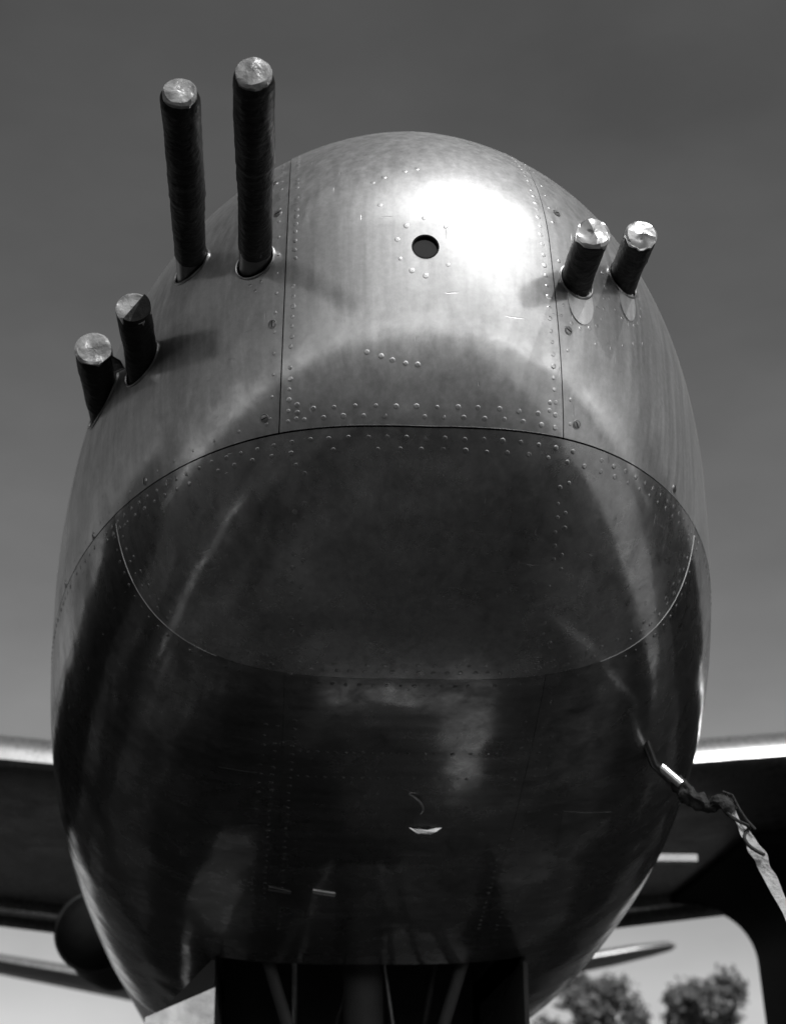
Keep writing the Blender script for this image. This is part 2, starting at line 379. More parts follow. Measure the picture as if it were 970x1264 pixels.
def arc(pts, sp):
    """resample a polyline on the skin to even spacing and return (point, normal)"""
    out = []; acc = 0.0; last = None
    for q, n in pts:
        if q is None: continue
        if last is None or (q-last).length >= sp: out.append((q, n)); last = q
    return out
fz = lambda zz, x0, x1: [front(x0+(x1-x0)*i/400, zz) for i in range(401)]
ux = lambda x, z0_, z1_: [front(x, z0_+(z1_-z0_)*i/400) for i in range(401)]
lin = np.linspace
# centre strip: both edges, double row at the bottom, arcs, port ring
rv = arc([front(0.018+0.02*(z-Z0), z) for z in lin(Z0+0.012, Z0+0.62, 700)], 0.0145)
rv += arc([front(0.388-0.06*(z-Z0), z) for z in lin(Z0+0.012, Z0+0.62, 700)], 0.0165)
rv += arc(fz(Z0+0.012, 0.040, 0.375), 0.027)+arc(fz(Z0+0.024, 0.052, 0.375), 0.028)
rv += [front(x, z+HC) for x, z in ((.123, 1.097), (.142, 1.090), (.158, 1.085), (.175, 1.082), (.192, 1.080), (.132, 1.367), (.147, 1.379), (.161, 1.386), (.177, 1.392), (.195, 1.398), (.140, 1.319), (.030, 1.037), (.031, 1.027), (.03, 1.019), (.378, 1.035), (.377, 1.045))]
rv += [front(PX+0.040*math.cos(a), PZ+0.045*math.sin(a)) for a in (0.8, 1.6, 2.3, 2.9, 3.6, 4.2, 4.71, 5.6)]
rivets(strip, rv, r=0.0036, h=0.00024, lift=0.0012)
# doors
rl = arc([front(-0.006+0.02*(z-Z0), z) for z in lin(Z0+0.02, Z0+0.55, 600)], 0.030)
rl += arc([hor(Z0+0.014, a) for a in lin(-0.27, -1.2, 400)], 0.045)
for n, x, z, y, ym, r, l in GUNS[:2]: rl += [near((x+0.042*math.cos(a), y+0.03*math.cos(a), z+HC+0.05*math.sin(a))) for a in lin(0.3, 6.2, 9)]
rivets(doorL, rl, r=0.0026, h=0.0003)
rr = arc([front(0.412-0.06*(z-Z0), z) for z in lin(Z0+0.02, Z0+0.55, 600)], 0.034)
rr += [near((x, y, z+HC)) for x, y, z in ((.486, 2.123, 1.154), (.509, 2.146, 1.170), (.529, 2.170, 1.186), (.549, 2.196, 1.2), (.568, 2.225, 1.215), (.46, 2.10, 1.148))]
for n, x, z, y, ym, r, l in GUNS[4:]: rr += [near((x+0.05*math.cos(a), y+0.03*math.cos(a), z+HC-0.012+0.06*math.sin(a))) for a in lin(3.2, 6.4, 11)]
rivets(doorR, rr, r=0.0028, h=0.0003)
for s in ((-.007, 2.091, 1.156), (-.015, 2.127, 1.027), (-.192, 2.329, 1.017), (-.285, 2.539, 1.011), (-.360, 2.770, 1.014), (-.004, 2.098, 1.343), (-.010, 2.163, 1.437)):
    screw(doorL, *s, ang=rng.uniform(0, 3))
for s in ((.408, 2.080, 1.153), (.420, 2.120, 1.026), (.603, 2.316, 1.018), (.402, 2.091, 1.353)): screw(doorR, *s, ang=rng.uniform(0, 3))
# cap: rows below the joint, two verticals, along the rear edge
zrow = lambda zz: [hor(zz, a) for a in lin(-0.80, 0.80, 700)]
rc = arc(zrow(Z0-0.013), 0.026)+arc(zrow(Z0-0.026), 0.029)
for xx in (0.030, 0.398):
    rc += arc(ux(xx, Z0-0.04, Z0-0.25), 0.022)+[q for i, q in enumerate(arc(ux(xx+0.013, Z0-0.05, Z0-0.24), 0.022)) if i % 3 != 1]
rc += arc([radial(U1-0.014, a) for a in lin(-0.25, -math.pi+0.25, 500)], 0.019)+arc([radial(U1-0.027, a) for a in lin(-0.25, -math.pi+0.25, 500)], 0.024)
rc = [h_ for h_ in rc if h_[0] is not None and h_[0].z < Z0-0.009]
rivets(cap, rc, r=0.0036, h=0.0004, lift=0.0006)
rb = arc([radial(U1+0.014, a) for a in lin(-1.2, -math.pi+1.2, 400)], 0.020)
for u in (0.585, 0.66): rb += arc([near((x, Y0+u, 0.7+HC)) for x in lin(0.05, 0.40, 300)], 0.014)
for xx in (0.035, 0.40): rb += arc([near((xx, y, 0.65+HC)) for y in lin(Y0+0.48, Y0+1.3, 300)], 0.022)
rivets(belly, rb, r=0.0032, h=0.0007)
for pn, xx, sg in ((sideL, 0.006, -1), (sideR, 0.432, 1)):
    rs = arc([near((xx, y, 0.65+HC)) for y in lin(Y0+0.5, Y0+1.3, 300)], 0.022)+arc([near((xx+sg*0.02, y, 0.65+HC)) for y in lin(Y0+0.5, Y0+1.3, 300)], 0.026)
    rs += arc([radial(U1+0.014, (a if sg > 0 else -math.pi-a)) for a in lin(-0.4, -1.05, 300)], 0.02)
    rs += arc([hor(Z0-0.014, sg*a) for a in lin(0.9, 2.2, 300)], 0.03)
    rs = [h_ for h_ in rs if h_[0] is not None and h_[0].z < Z0-0.009]
    rivets(pn, rs, r=0.0032, h=0.0007)

# rolled sheet edges along the joints
def edge(par, pts, r):
    V, Fc = tube([q+n*0.0006 for q, n in pts if q is not None], r, 6); pyd('rolled_edge', V, Fc, M_ROD if par != cap else M_AL, par)
edge(strip, [front(x, Z0+0.0012) for x in lin(0.03, 0.385, 70)], 0.0009)
for s0, s1 in ((-0.30, -0.95), (-math.pi+0.95, -math.pi+0.30)):
    edge(cap, [h_ for h_ in [radial(U1, a) for a in lin(s0, s1, 60)] if h_[0].z < Z0-0.012], 0.0008)
edge(strip, [front(0.0085+0.02*(z-Z0), z) for z in lin(Z0+0.004, Z0+0.5, 90)], 0.0006)

# ------------------------------------------------------------------ gun camera port
q, n = front(PX, PZ)
cy = q.y
V, Fc = ycyl(PX, PZ, cy+0.0045, cy+0.0065, 0.0178)
pyd('lens', V, Fc, M_GLASS, strip, True, 30)
rin = []
for rr_, yy_ in ((0.0172, cy+0.0045), (0.0172, cy-0.0014), (0.0190, cy-0.0018), (0.0198, cy+0.0004)):
    rin.append([(PX+rr_*math.cos(2*math.pi*k/40), yy_, PZ+rr_*math.sin(2*math.pi*k/40)) for k in range(40)])
pyd('port_rim', sum(rin, []), [(i*40+k, i*40+(k+1) % 40, (i+1)*40+(k+1) % 40, (i+1)*40+k) for i in range(3) for k in range(40)], M_NAC, strip, True, 30)

# ------------------------------------------------------------------ machine guns
def gun(idx, x, z, yb, ym, r, label):
    z += HC; rg = random.Random(idx*7+3); long = idx < 2
    bare = 0.035 if long else -0.012
    V, Fc = ycyl(x, z, yb-bare-0.02, yb+0.22, r*0.97, seg=32)
    b = pyd('machine_gun', V, Fc, M_STEEL if long else M_TAPE, root, True, 40); b['label'] = label
    # grommet where the barrel leaves the skin
    rim = []
    for k in range(41):
        a = 2*math.pi*k/40; h = front(x+(r+0.0034)*math.cos(a), z+(r+0.0034)*math.sin(a))
        if h[0] is not None: rim.append(h[0]+h[1]*0.0008)
    V, Fc = tube(rim, 0.0019, 8, False); pyd('port_rim', V, Fc, M_SCREW, b)
    y1, y0 = yb-bare, ym; n = max(24, int((y1-y0)/0.0035)); seg = 44; V = []; Fc = []
    joints = sorted(rg.uniform(0.15, 0.85) for _ in range(3 if long else 1))
    tip = 0.018 if long else 0.004; rt = 0.74 if long else 0.97
    def wob(a, y): return 0.0016*noise.noise((math.cos(a)*1.3+idx*9, math.sin(a)*1.3, y*16))+0.0006*noise.noise((math.cos(a)*7, math.sin(a)*7+idx, y*90))
    for i in range(n+1):
        t = i/n; y = y1+(y0-y1)*t
        for k in range(seg):
            a = 2*math.pi*k/seg
            rr = r*(1.0+0.012*t)+0.0004*((y/0.06+a/(2*math.pi)) % 1.0)
            for q_ in joints: rr += 0.0005*math.exp(-((t-q_)/0.010)**2)+(0.0005 if t > q_ else 0)
            rr += wob(a, y)
            e = (y-y0)/tip
            if e < 1: rr *= rt+(1-rt)*math.sqrt(max(0, 1-(1-e)**2))+(0.03*noise.noise((math.cos(a)*3+idx, math.sin(a)*3, 5)) if long else 0)
            V.append((x+rr*math.cos(a)+0.0015*math.sin(t*3+idx)*t, y, z+rr*math.sin(a)))
    for i in range(n):
        for k in range(seg): Fc.append((i*seg+k, i*seg+(k+1) % seg, (i+1)*seg+(k+1) % seg, (i+1)*seg+k))
    Fc.append(tuple(n*seg+k for k in range(seg))); Fc.append(tuple(range(seg))[::-1])
    pyd('tape_wrap', V, Fc, M_TAPE, b, True, 50)
    # crumpled cover folded over the muzzle: coarse facets, torn edge
    V = []; Fc = []; nr = 7; sg_ = 26; xo = 0.0015*math.sin(3+idx)
    cf = M_FOIL if idx >= 4 else M_MUZ; f1 = rg.uniform(0, 3.14); R0 = r*(0.92 if long else 1.0)
    for i in range(nr+1):
        s = i/nr
        for k in range(sg_):
            a = 2*math.pi*k/sg_; ca, sa = math.cos(a), math.sin(a)
            tear = noise.noise((ca*2.3+idx*5, sa*2.3, 3.3))+0.6*noise.noise((ca*6+idx, sa*6, 1.1))
            w_ = s*1.25
            if w_ <= 1: rad = w_*R0; back = 0.0
            else: rad = R0*(1.03+0.05*tear); back = (w_-1)/0.25*(0.006+0.007*max(-0.6, tear)+(0.004 if long else 0))
            px, pz = rad*ca, rad*sa
            cr = abs((px*math.cos(f1)+pz*math.sin(f1))/r)
            cone = (0.007 if idx >= 4 else 0.004)*(cr-0.35)
            jag = 0.0042*noise.noise((px*48+idx*3, pz*48, 0.3))+0.0016*noise.noise((px*130+idx*3, pz*130, 0.7))+0.0003*rg.uniform(-1, 1)
            V.append((x+xo+px, ym-0.0065+back*1.35+(cone+jag)*(1 if w_ <= 0.95 else 0.25), z+pz))
    for i in range(nr):
        for k in range(sg_):
            q4 = (i*sg_+k, i*sg_+(k+1) % sg_, (i+1)*sg_+(k+1) % sg_, (i+1)*sg_+k)
            Fc += [(q4[0], q4[1], q4[3]), (q4[1], q4[2], q4[3])]
    pyd('muzzle_cover', V, Fc, cf, b, True, 16 if idx >= 4 else 24)
    if idx == 2:      # black tape folded across the lower half of the muzzle
        d = 0.8; pts = [(math.cos(a), math.sin(a)) for a in lin(d-math.pi*0.93, d+0.12, 16)]
        V = [(x+xo+1.035*r*c_, ym-0.011, z+1.035*r*s_) for c_, s_ in pts]+[(x+xo+1.05*r*c_, ym+0.02, z+1.05*r*s_) for c_, s_ in pts]
        m_ = len(pts); pyd('tape_flap', V, [tuple(range(m_))]+[(k, k+1, m_+k+1, m_+k) for k in range(m_-1)], M_TAPE, b, True, 40)
    if idx == 3:      # loose tape end
        V = [(x+r*0.9, ym+0.002, z-0.005), (x+r*1.5, ym+0.006, z-0.013), (x+r*1.75, ym+0.012, z-0.024), (x+r*1.2, ym+0.014, z-0.032), (x+r*0.98, ym+0.016, z-0.016)]
        V += [(p[0]+0.0008, p[1]+0.0015, p[2]) for p in V]
        pyd('loose_tape', V, [tuple(range(5)), tuple(range(9, 4, -1))]+[(k, (k+1) % 5, 5+(k+1) % 5, 5+k) for k in range(5)], M_TAPE, b, False)
for i, (nm, x, z, yb, ym, r, lb) in enumerate(GUNS): gun(i, x, z, yb, ym, r, lb)

# ------------------------------------------------------------------ aft fuselage
st_u = [(UM, 0.66, 1)]
V = []; Fc = []; NS = 96
th2 = lin(0, 2*np.pi, NS, endpoint=False)
stations = [UM-0.004, 2.6, 3.2, 4.2, 5.5, 7, 8.5, 10, 11.5, 13, 14.3, 15.0]
for i, u in enumerate(stations):
    k = 1 if u < 5 else max(0.03, 1-((u-5)/10.0)**1.6)
    w_, T_, B_, zc = section(np.array([min(u, 3.0)])); zc = float(zc[0])
    zc2 = zc+(0 if u < 5 else 0.35*((u-5)/10)**1.3)
    for a in th2:
        c_, s_ = math.cos(a), math.sin(a); e = 1.9003 if s_ > 0 else 3.3542
        V.append((XF+float(w_[0])*k*np.sign(c_)*abs(c_)**(2/e), Y0+u, zc2+(float(T_[0]) if s_ > 0 else float(B_[0]))*k*np.sign(s_)*abs(s_)**(2/e)))
for i in range(len(stations)-1):
    for k in range(NS): Fc.append((i*NS+k, i*NS+(k+1) % NS, (i+1)*NS+(k+1) % NS, (i+1)*NS+k))
Fc.append(tuple(range((len(stations)-1)*NS, len(stations)*NS)))
pyd('aft_fuselage', V, Fc, M_WING, root, True, 40)
# nose wheel well lining: roof, sides, ends
wz = 0.92+HC
wl = merge([boxm(WXL-0.012, WXL-0.002, Y0+UW, Y0+UM+0.6, 0.56+HC, wz), boxm(WXR+0.002, WXR+0.012, Y0+UW, Y0+UM+0.6, 0.56+HC, wz), boxm(WXL-0.012, WXR+0.012, Y0+UW, Y0+UM+0.6, wz+0.002, wz+0.012),
            boxm(WXL, WXR, Y0+UM-0.04, Y0+UM-0.02, 0.45+HC, wz), boxm(WXL, WXR, Y0+UW-0.03, Y0+UW-0.012, 0.50+HC, wz)])
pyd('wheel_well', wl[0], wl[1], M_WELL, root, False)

# ------------------------------------------------------------------ wings, nacelles, tail
def airfoil(n=26, t=0.16, low=0.95):
    up, lo = [], []
    for i in range(n+1):
        s = 0.5*(1-math.cos(math.pi*i/n))
        yt = t/0.2*(0.2969*math.sqrt(s)-0.126*s-0.3516*s*s+0.2843*s**3-0.1036*s**4)
        up.append((s, yt*1.05)); lo.append((s, -yt*low))
    return lo[::-1]+up[1:-1]
def lifting(name, secs, mat, par=root, t=0.16, low=0.95):
    """secs: list of (x, y of leading edge, z, chord)"""
    af = airfoil(t=t, low=low); n = len(af); V = []; Fc = []
    for x, y, z, c, dr in secs:
        cd, sdn = math.cos(dr), math.sin(dr); V += [(x, y+(s*cd+h*sdn)*c, z+(h*cd-s*sdn)*c) for s, h in af]
    for i in range(len(secs)-1):
        Fc += [(i*n+k, i*n+(k+1) % n, (i+1)*n+(k+1) % n, (i+1)*n+k) for k in range(n)]
    Fc += [tuple(range(n)), tuple(range((len(secs)-1)*n, len(secs)*n))]
    return pyd(name, V, Fc, mat, par, True, 50)
WY, WZ, WC = 5.58, 1.328+HC, 2.28
for sg in (-1, 1):
    zl = lambda dx: WZ+0.09*dx
    wing = lifting('wing', [(XF+sg*0.3, WY, zl(0.3), WC, 0.042), (XF+sg*2.9, WY+0.02, zl(2.9), WC*0.97, 0.036), (XF+sg*6, WY+0.25, zl(6), WC*0.72, 0.03), (XF+sg*10.4, WY+0.55, zl(9.5), WC*0.4, 0.02)], M_WING, low=0.28)
    # two flap segments under the trailing edge, drooped
    for j, (dy, dz, ch) in enumerate(((WC-0.075, -0.006, 0.125), (WC+0.005, -0.082, 0.115))):
        zf = lambda dx: 1.255+HC+0.12*dx+dz
        flap = lifting('flap', [(XF+sg*0.62, WY+dy, zf(0.62), ch, 0.9), (XF+sg*1.95, WY+dy+0.01, zf(1.95), ch, 0.9)], M_FLAP, wing, t=0.5)
    # nacelle: long body under and through the wing, with a fillet into the wing's underside
    nx = XF+sg*2.86; nz = WZ-0.05; V = []; Fc = []; ns_ = 40
    prof_n = [(3.15, 0.42), (3.2, 0.56), (3.4, 0.66), (3.9, 0.70), (5.2, 0.68), (6.4, 0.60), (7.6, 0.5), (8.6, 0.34), (9.4, 0.18), (9.8, 0.03)]
    for y, r_ in prof_n: V += [(nx+r_*math.cos(2*math.pi*k/ns_), y, nz-(0.06 if y > 4 else 0)+r_*(1.08 if math.sin(2*math.pi*k/ns_) < 0 else 0.85)*math.sin(2*math.pi*k/ns_)) for k in range(ns_)]
    for i in range(len(prof_n)-1): Fc += [(i*ns_+k, i*ns_+(k+1) % ns_, (i+1)*ns_+(k+1) % ns_, (i+1)*ns_+k) for k in range(ns_)]
    Fc += [tuple(range(ns_)), tuple(range((len(prof_n)-1)*ns_, len(prof_n)*ns_))]
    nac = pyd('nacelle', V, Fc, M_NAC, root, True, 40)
    # gear doors below the nacelle with rounded shoulders running into the wing
    V = []; Fc = []
    pr = [(-sg*1.20, 0.02), (-sg*1.06, 0.015)]+[(-sg*(0.78+0.26*(1-math.sin(a))), 0.01-0.26*(1-math.cos(a))) for a in lin(0, math.pi/2, 12)]+[(-sg*0.765, -0.6), (-sg*0.75, -1.0), (-sg*0.68, -1.0), (-sg*0.66, 0.1), (-sg*1.20, 0.1)]
    for y in (WY+0.9, WY+WC+0.1): V += [(nx+a, y, 1.335+HC+b) for a, b in pr]
    m_ = len(pr); Fc = [(k, (k+1) % m_, m_+(k+1) % m_, m_+k) for k in range(m_)]+[tuple(range(m_)), tuple(range(2*m_-1, m_-1, -1))]
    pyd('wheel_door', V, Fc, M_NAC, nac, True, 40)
    sp = [(2.55, 0.01), (2.62, 0.10), (2.8, 0.18), (3.12, 0.22)]; V = []
    for y, r_ in sp: V += [(nx+r_*math.cos(2*math.pi*k/24), y, nz+r_*math.sin(2*math.pi*k/24)) for k in range(24)]
    pyd('propeller_hub', V, [(i*24+k, i*24+(k+1) % 24, (i+1)*24+(k+1) % 24, (i+1)*24+k) for i in range(3) for k in range(24)], M_STEEL, nac)
    for b_ in range(3):
        a = 0.5+b_*2*math.pi/3; dx, dz = math.cos(a), math.sin(a); V = []; Fc = []
        for i, (rr_, hw, tk, tw) in enumerate(((0.15, 0.06, 0.05, 1.0), (0.5, 0.13, 0.03, 0.8), (1.1, 0.15, 0.02, 0.55), (1.6, 0.12, 0.014, 0.42), (1.88, 0.03, 0.01, 0.38))):
            for c_, t_ in ((-1, 0), (0, 1), (1, 0), (0, -1)):
                e1 = c_*hw; e2 = t_*tk; s1 = e1*math.cos(tw)-e2*math.sin(tw); s2 = e1*math.sin(tw)+e2*math.cos(tw)
                V.append((nx+dx*rr_-dz*s1, 2.85+s2, nz+dz*rr_+dx*s1))
        for i in range(4): Fc += [(i*4+k, i*4+(k+1) % 4, (i+1)*4+(k+1) % 4, (i+1)*4+k) for k in range(4)]
        pyd('propeller_blade', V, Fc+[(16, 17, 18, 19)], M_RUBBER, nac)
    # main wheel on its leg
    V = []; wr = [(0.46, -0.10), (0.52, -0.13), (0.60, -0.10), (0.62, 0), (0.60, 0.10), (0.52, 0.13), (0.46, 0.10)]
    ns_ = 36
    for rr_, ax in wr: V += [(nx+ax, WY+1.3+rr_*math.cos(2*math.pi*k/ns_), 0.618+rr_*math.sin(2*math.pi*k/ns_)) for k in range(ns_)]
    Fc = [(i*ns_+k, i*ns_+(k+1) % ns_, (i+1)*ns_+(k+1) % ns_, (i+1)*ns_+k) for i in range(6) for k in range(ns_)]+[tuple(range(ns_)), tuple(range(6*ns_, 7*ns_))]
    wh = pyd('main_wheel', V, Fc, M_RUBBER, root)
    V, Fc = tube([(nx+sg*0.2, WY+1.3, 0.618), (nx+sg*0.2, WY+1.2, WZ-0.3)], 0.06, 14); pyd('leg', V, Fc, M_STEEL, wh)
    lifting('tailplane', [(XF+sg*0.05, 15.3, 1.72+HC, 1.75, 0), (XF+sg*1.2, 15.5, 1.93+HC, 1.5, 0), (XF+sg*3.2, 15.8, 2.30+HC, 1.05, 0), (XF+sg*3.55, 15.95, 2.37+HC, 0.75, 0), (XF+sg*3.66, 16.15, 2.39+HC, 0.4, 0)], M_WING, root, t=0.14, low=0.5)
lst = []
V, Fc = [], []
af = airfoil(t=0.12); n_ = len(af)
for z, y, c_ in ((1.7+HC, 14.3, 2.6), (3.0+HC, 15.0, 1.9), (4.1+HC, 15.6, 1.2)): V += [(XF+h*c_, y+s*c_, z) for s, h in af]
for i in range(2): Fc += [(i*n_+k, i*n_+(k+1) % n_, (i+1)*n_+(k+1) % n_, (i+1)*n_+k) for k in range(n_)]
pyd('fin', V, Fc+[tuple(range(2*n_, 3*n_))], M_WING, root, True, 50)
# windscreen over the nose
V = []; Fc = []
for y, w_, h in ((Y0+2.1, 0.40, 0.0), (Y0+2.55, 0.40, 0.42), (Y0+3.6, 0.40, 0.48), (Y0+4.6, 0.30, 0.0)):
    zt = ZN-0.2008+0.78; V += [(XF-w_, y, zt), (XF-w_*0.7, y, zt+h), (XF+w_*0.7, y, zt+h), (XF+w_, y, zt)]
for i in range(3): Fc += [(i*4+k, i*4+k+1, (i+1)*4+k+1, (i+1)*4+k) for k in range(3)]
pyd('canopy', V, Fc, M_GLASS, root, False)
# round dark pod beside the belly under the wing root
V = []; prp = [(5.35, 0.02), (5.36, 0.068), (5.39, 0.100), (5.44, 0.117), (5.47, 0.124), (5.50, 0.118), (5.8, 0.118), (6.2, 0.09)]
for y, r_ in prp: V += [(-0.525+r_*math.cos(2*math.pi*k/36), y, 0.845+HC+r_*math.sin(2*math.pi*k/36)) for k in range(36)]
pod = pyd('under_wing_pod', V, [(i*36+k, i*36+(k+1) % 36, (i+1)*36+(k+1) % 36, (i+1)*36+k) for i in range(len(prp)-1) for k in range(36)]+[tuple(range(36))], M_RUBBER, root)
pod['label'] = 'dark round pod end below the left wing root'
rg_ = [(-0.525+0.119*math.cos(2*math.pi*k/40), 5.462, 0.845+HC+0.119*math.sin(2*math.pi*k/40)) for k in range(41)]
V, Fc = tube(rg_, 0.010, 8, False); pyd('rim', V, Fc, M_STEEL, pod)
V, Fc = merge([boxm(-0.575, -0.515, 5.6, 5.9, 0.95+HC, WZ-0.05)]); pyd('pylon', V, Fc, M_WING, pod, False)
# pale access strip under the right wing
V, Fc = boxm(1.43, 1.59, 6.20, 6.26, 1.225+HC, 1.25+HC); pyd('landing_light_strip', V, Fc, M_ROD, root, False)

# ------------------------------------------------------------------ nose gear
NGY = 3.66
V, Fc = tube([(XF, NGY, 0.36), (XF, NGY, 0.95)], 0.028, 18); V2, F2 = tube([(XF, NGY, 0.80), (XF, NGY+0.06, 1.5)], 0.042, 18)
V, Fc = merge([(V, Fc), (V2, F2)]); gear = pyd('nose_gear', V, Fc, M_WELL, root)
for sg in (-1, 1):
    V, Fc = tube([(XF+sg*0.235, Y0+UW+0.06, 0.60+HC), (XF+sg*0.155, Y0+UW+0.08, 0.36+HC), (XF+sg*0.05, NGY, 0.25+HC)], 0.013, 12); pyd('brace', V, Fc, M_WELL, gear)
V, Fc = tube([(XF-0.10, NGY, 0.36), (XF+0.10, NGY, 0.36)], 0.025, 14); pyd('axle', V, Fc, M_STEEL, gear)
ns_ = 36; V = []
for rr_, ax in ((0.20, -0.07), (0.30, -0.10), (0.345, -0.07), (0.358, 0), (0.345, 0.07), (0.30, 0.10), (0.20, 0.07)):
    V += [(XF+ax, NGY+rr_*math.cos(2*math.pi*k/ns_), 0.358+rr_*math.sin(2*math.pi*k/ns_)) for k in range(ns_)]
pyd('tyre', V, [(i*ns_+k, i*ns_+(k+1) % ns_, (i+1)*ns_+(k+1) % ns_, (i+1)*ns_+k) for i in range(6) for k in range(ns_)]+[tuple(range(ns_)), tuple(range(6*ns_, 7*ns_))], M_RUBBER, gear)
for k_, (xa, xb) in enumerate(((-0.16, -0.14), (-0.02, -0.06), (0.05, 0.07), (0.17, 0.13))):       # hoses and a cross bar inside the bay
    V, Fc = tube([(XF+xa, Y0+UW+0.16+0.02*k_, 0.62+HC), (XF+xa*0.9, Y0+UW+0.2, 0.50+HC), (XF+xb, Y0+UW+0.26, 0.36+HC), (XF+xb*0.5, NGY-0.03, 0.05+HC)], 0.007, 8); pyd('hose', V, Fc, M_RUBBER if k_ % 2 else M_STEEL, gear)
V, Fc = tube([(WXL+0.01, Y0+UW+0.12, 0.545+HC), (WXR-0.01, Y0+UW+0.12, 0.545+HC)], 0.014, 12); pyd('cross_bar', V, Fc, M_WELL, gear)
# gear doors hanging open beside the well
def doorplate(name, x0, x1, zt0, zt1, zb, y0, y1, mat, par):
    V = [(x0, y0, zt0), (x1, y0, zt1), (x1, y0, zb), (x0, y0, zb), (x0, y1, zt0), (x1, y1, zt1), (x1, y1, zb), (x0, y1, zb)]
    return pyd(name, V, [(0, 1, 2, 3), (4, 7, 6, 5), (0, 4, 5, 1), (1, 5, 6, 2), (2, 6, 7, 3), (3, 7, 4, 0)], mat, par, False)
gdy = Y0+UW+0.02
gd = doorplate('nose_gear_door', WXL-0.135, WXL+0.001, 0.380+HC, 0.438+HC, 0.06+HC, gdy, gdy+0.75, M_AL, root)
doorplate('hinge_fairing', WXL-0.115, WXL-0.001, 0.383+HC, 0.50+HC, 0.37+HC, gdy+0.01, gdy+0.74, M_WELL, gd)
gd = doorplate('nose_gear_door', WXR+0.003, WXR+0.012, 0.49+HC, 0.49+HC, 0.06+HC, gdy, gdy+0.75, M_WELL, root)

# ------------------------------------------------------------------ small fittings on the belly
def onskin(x, y, z, lift=0.0):
    q, n = near((x, y, z+HC)); return q+n*lift, n
q, n = onskin(0.266, 2.831, 0.612)
V = []
for e in (0.0, 0.003):
    for a, b in ((-0.032, 0.003), (-0.021, -0.002), (-0.010, 0.000), (0.002, -0.004), (0.014, -0.001), (0.034, 0.004), (0.017, -0.007), (0.008, -0.011), (-0.014, -0.010)): V.append((q.x+a, q.y+e+0.0012*math.sin(a*140), q.z+b))
m_ = 9
lat = pyd('latch_plate', V, [tuple(range(m_)), tuple(range(2*m_-1, m_-1, -1))]+[(k, (k+1) % m_, m_+(k+1) % m_, m_+k) for k in range(m_)], M_ROD, belly, False)
hk = []
for i in range(15):
    a = 1.35-i/14*1.75; p_, n_2 = onskin(0.222+0.034*math.cos(a), 2.765-0.050*math.sin(a), 0.63); hk.append(p_+n_2*(0.001+0.005*math.sin(i/14*math.pi)))
V, Fc = tube(hk, [0.0010+0.0010*math.sin(i/14*math.pi) for i in range(15)], 8); pyd('hook', V, Fc, M_FLAP, belly)
for x, y in ((0.105, 3.088), (0.025, 3.083)):
    q, n = onskin(x, y, 0.55, 0.002); V, Fc = tube([q-Vector((0.020, -0.002, 0)), q+Vector((0.020, 0.016, -0.004))], 0.0028, 8); pyd('drip_strip', V, Fc, M_ROD if x > 0.05 else M_STEEL, belly)
def plate(par, pts, th_=0.0006, mat=None):
    """thin doubler plate following the skin; pts = corner loop"""
    top = []; bot = []
    for p in pts:
        q, n = near(p); top.append(q+n*th_); bot.append(q-n*0.0003)
    m_ = len(top); c1 = sum(top, Vector())/m_; q, n = near(c1)
    V = top+bot+[q+n*th_]
    Fc = [(k, (k+1) % m_, 2*m_) for k in range(m_)]+[(k, m_+k, m_+(k+1) % m_, (k+1) % m_) for k in range(m_)]
    return pyd('access_plate', V, Fc, mat or M_BELLY, par, True, 30)
def rectloop(x0, x1, y0, y1, z, sk=0.0, n=8):
    L_ = [(x0+(x1-x0)*i/n, y0+sk*i/n, z) for i in range(n)]+[(x1, y0+sk+(y1-y0)*i/n, z) for i in range(n)]
    L_ += [(x1-(x1-x0)*i/n, y1+sk-sk*i/n, z) for i in range(n)]+[(x0, y1-(y1-y0)*i/n, z) for i in range(n)]
    return [(a, b, c+HC) for a, b, c in L_]
plate(sideL, rectloop(-0.088, -0.022, 2.67, 2.81, 0.64))
plate(sideR, rectloop(0.50, 0.60, 2.80, 2.97, 0.62, 0.05))
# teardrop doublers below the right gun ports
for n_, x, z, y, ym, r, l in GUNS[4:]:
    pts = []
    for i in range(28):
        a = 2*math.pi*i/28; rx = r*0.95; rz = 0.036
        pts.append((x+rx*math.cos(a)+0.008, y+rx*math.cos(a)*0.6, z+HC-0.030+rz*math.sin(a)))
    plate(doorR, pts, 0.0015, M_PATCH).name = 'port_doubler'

# ------------------------------------------------------------------ pitot mast, its cover and streamer
w_ = lambda p: Vector((p[0]-0.001, p[1], p[2]+HC-0.006))
V, Fc = tube([w_((0.600, 2.672, 0.768)), w_((0.618, 2.69, 0.735)), w_((0.640, 2.735, 0.708)), w_((0.668, 2.757, 0.690)), w_((0.690, 2.74, 0.66))], [0.006, 0.0075, 0.0075, 0.008, 0.008], 12)
mast = pyd('pitot_mast', V, Fc, M_STEEL, root)
V, Fc = tube([w_((0.655, 2.742, 0.703)), w_((0.684, 2.732, 0.672))], 0.0085, 12); pyd('bright_sleeve', V, Fc, M_ROD, mast)
def ragtube(pts, rads, seg=22, sub=6, amp=0.25, seed=1):
    P_ = []; R_ = []
    for i in range(len(pts)-1):
        for j in range(sub):
            s = j/sub; P_.append(Vector(pts[i]).lerp(Vector(pts[i+1]), s)); R_.append(rads[i]*(1-s)+rads[i+1]*s)
    P_.append(Vector(pts[-1])); R_.append(rads[-1])
    V, Fc = tube(P_, R_, seg)
    out = []
    for i, v in enumerate(V):
        k = i//seg; c = P_[k]; d = v-c
        out.append(c+d*(1+amp*2*noise.noise(v*70+Vector((seed, 0, 0)))+amp*noise.noise(v*160)))
    return out, Fc
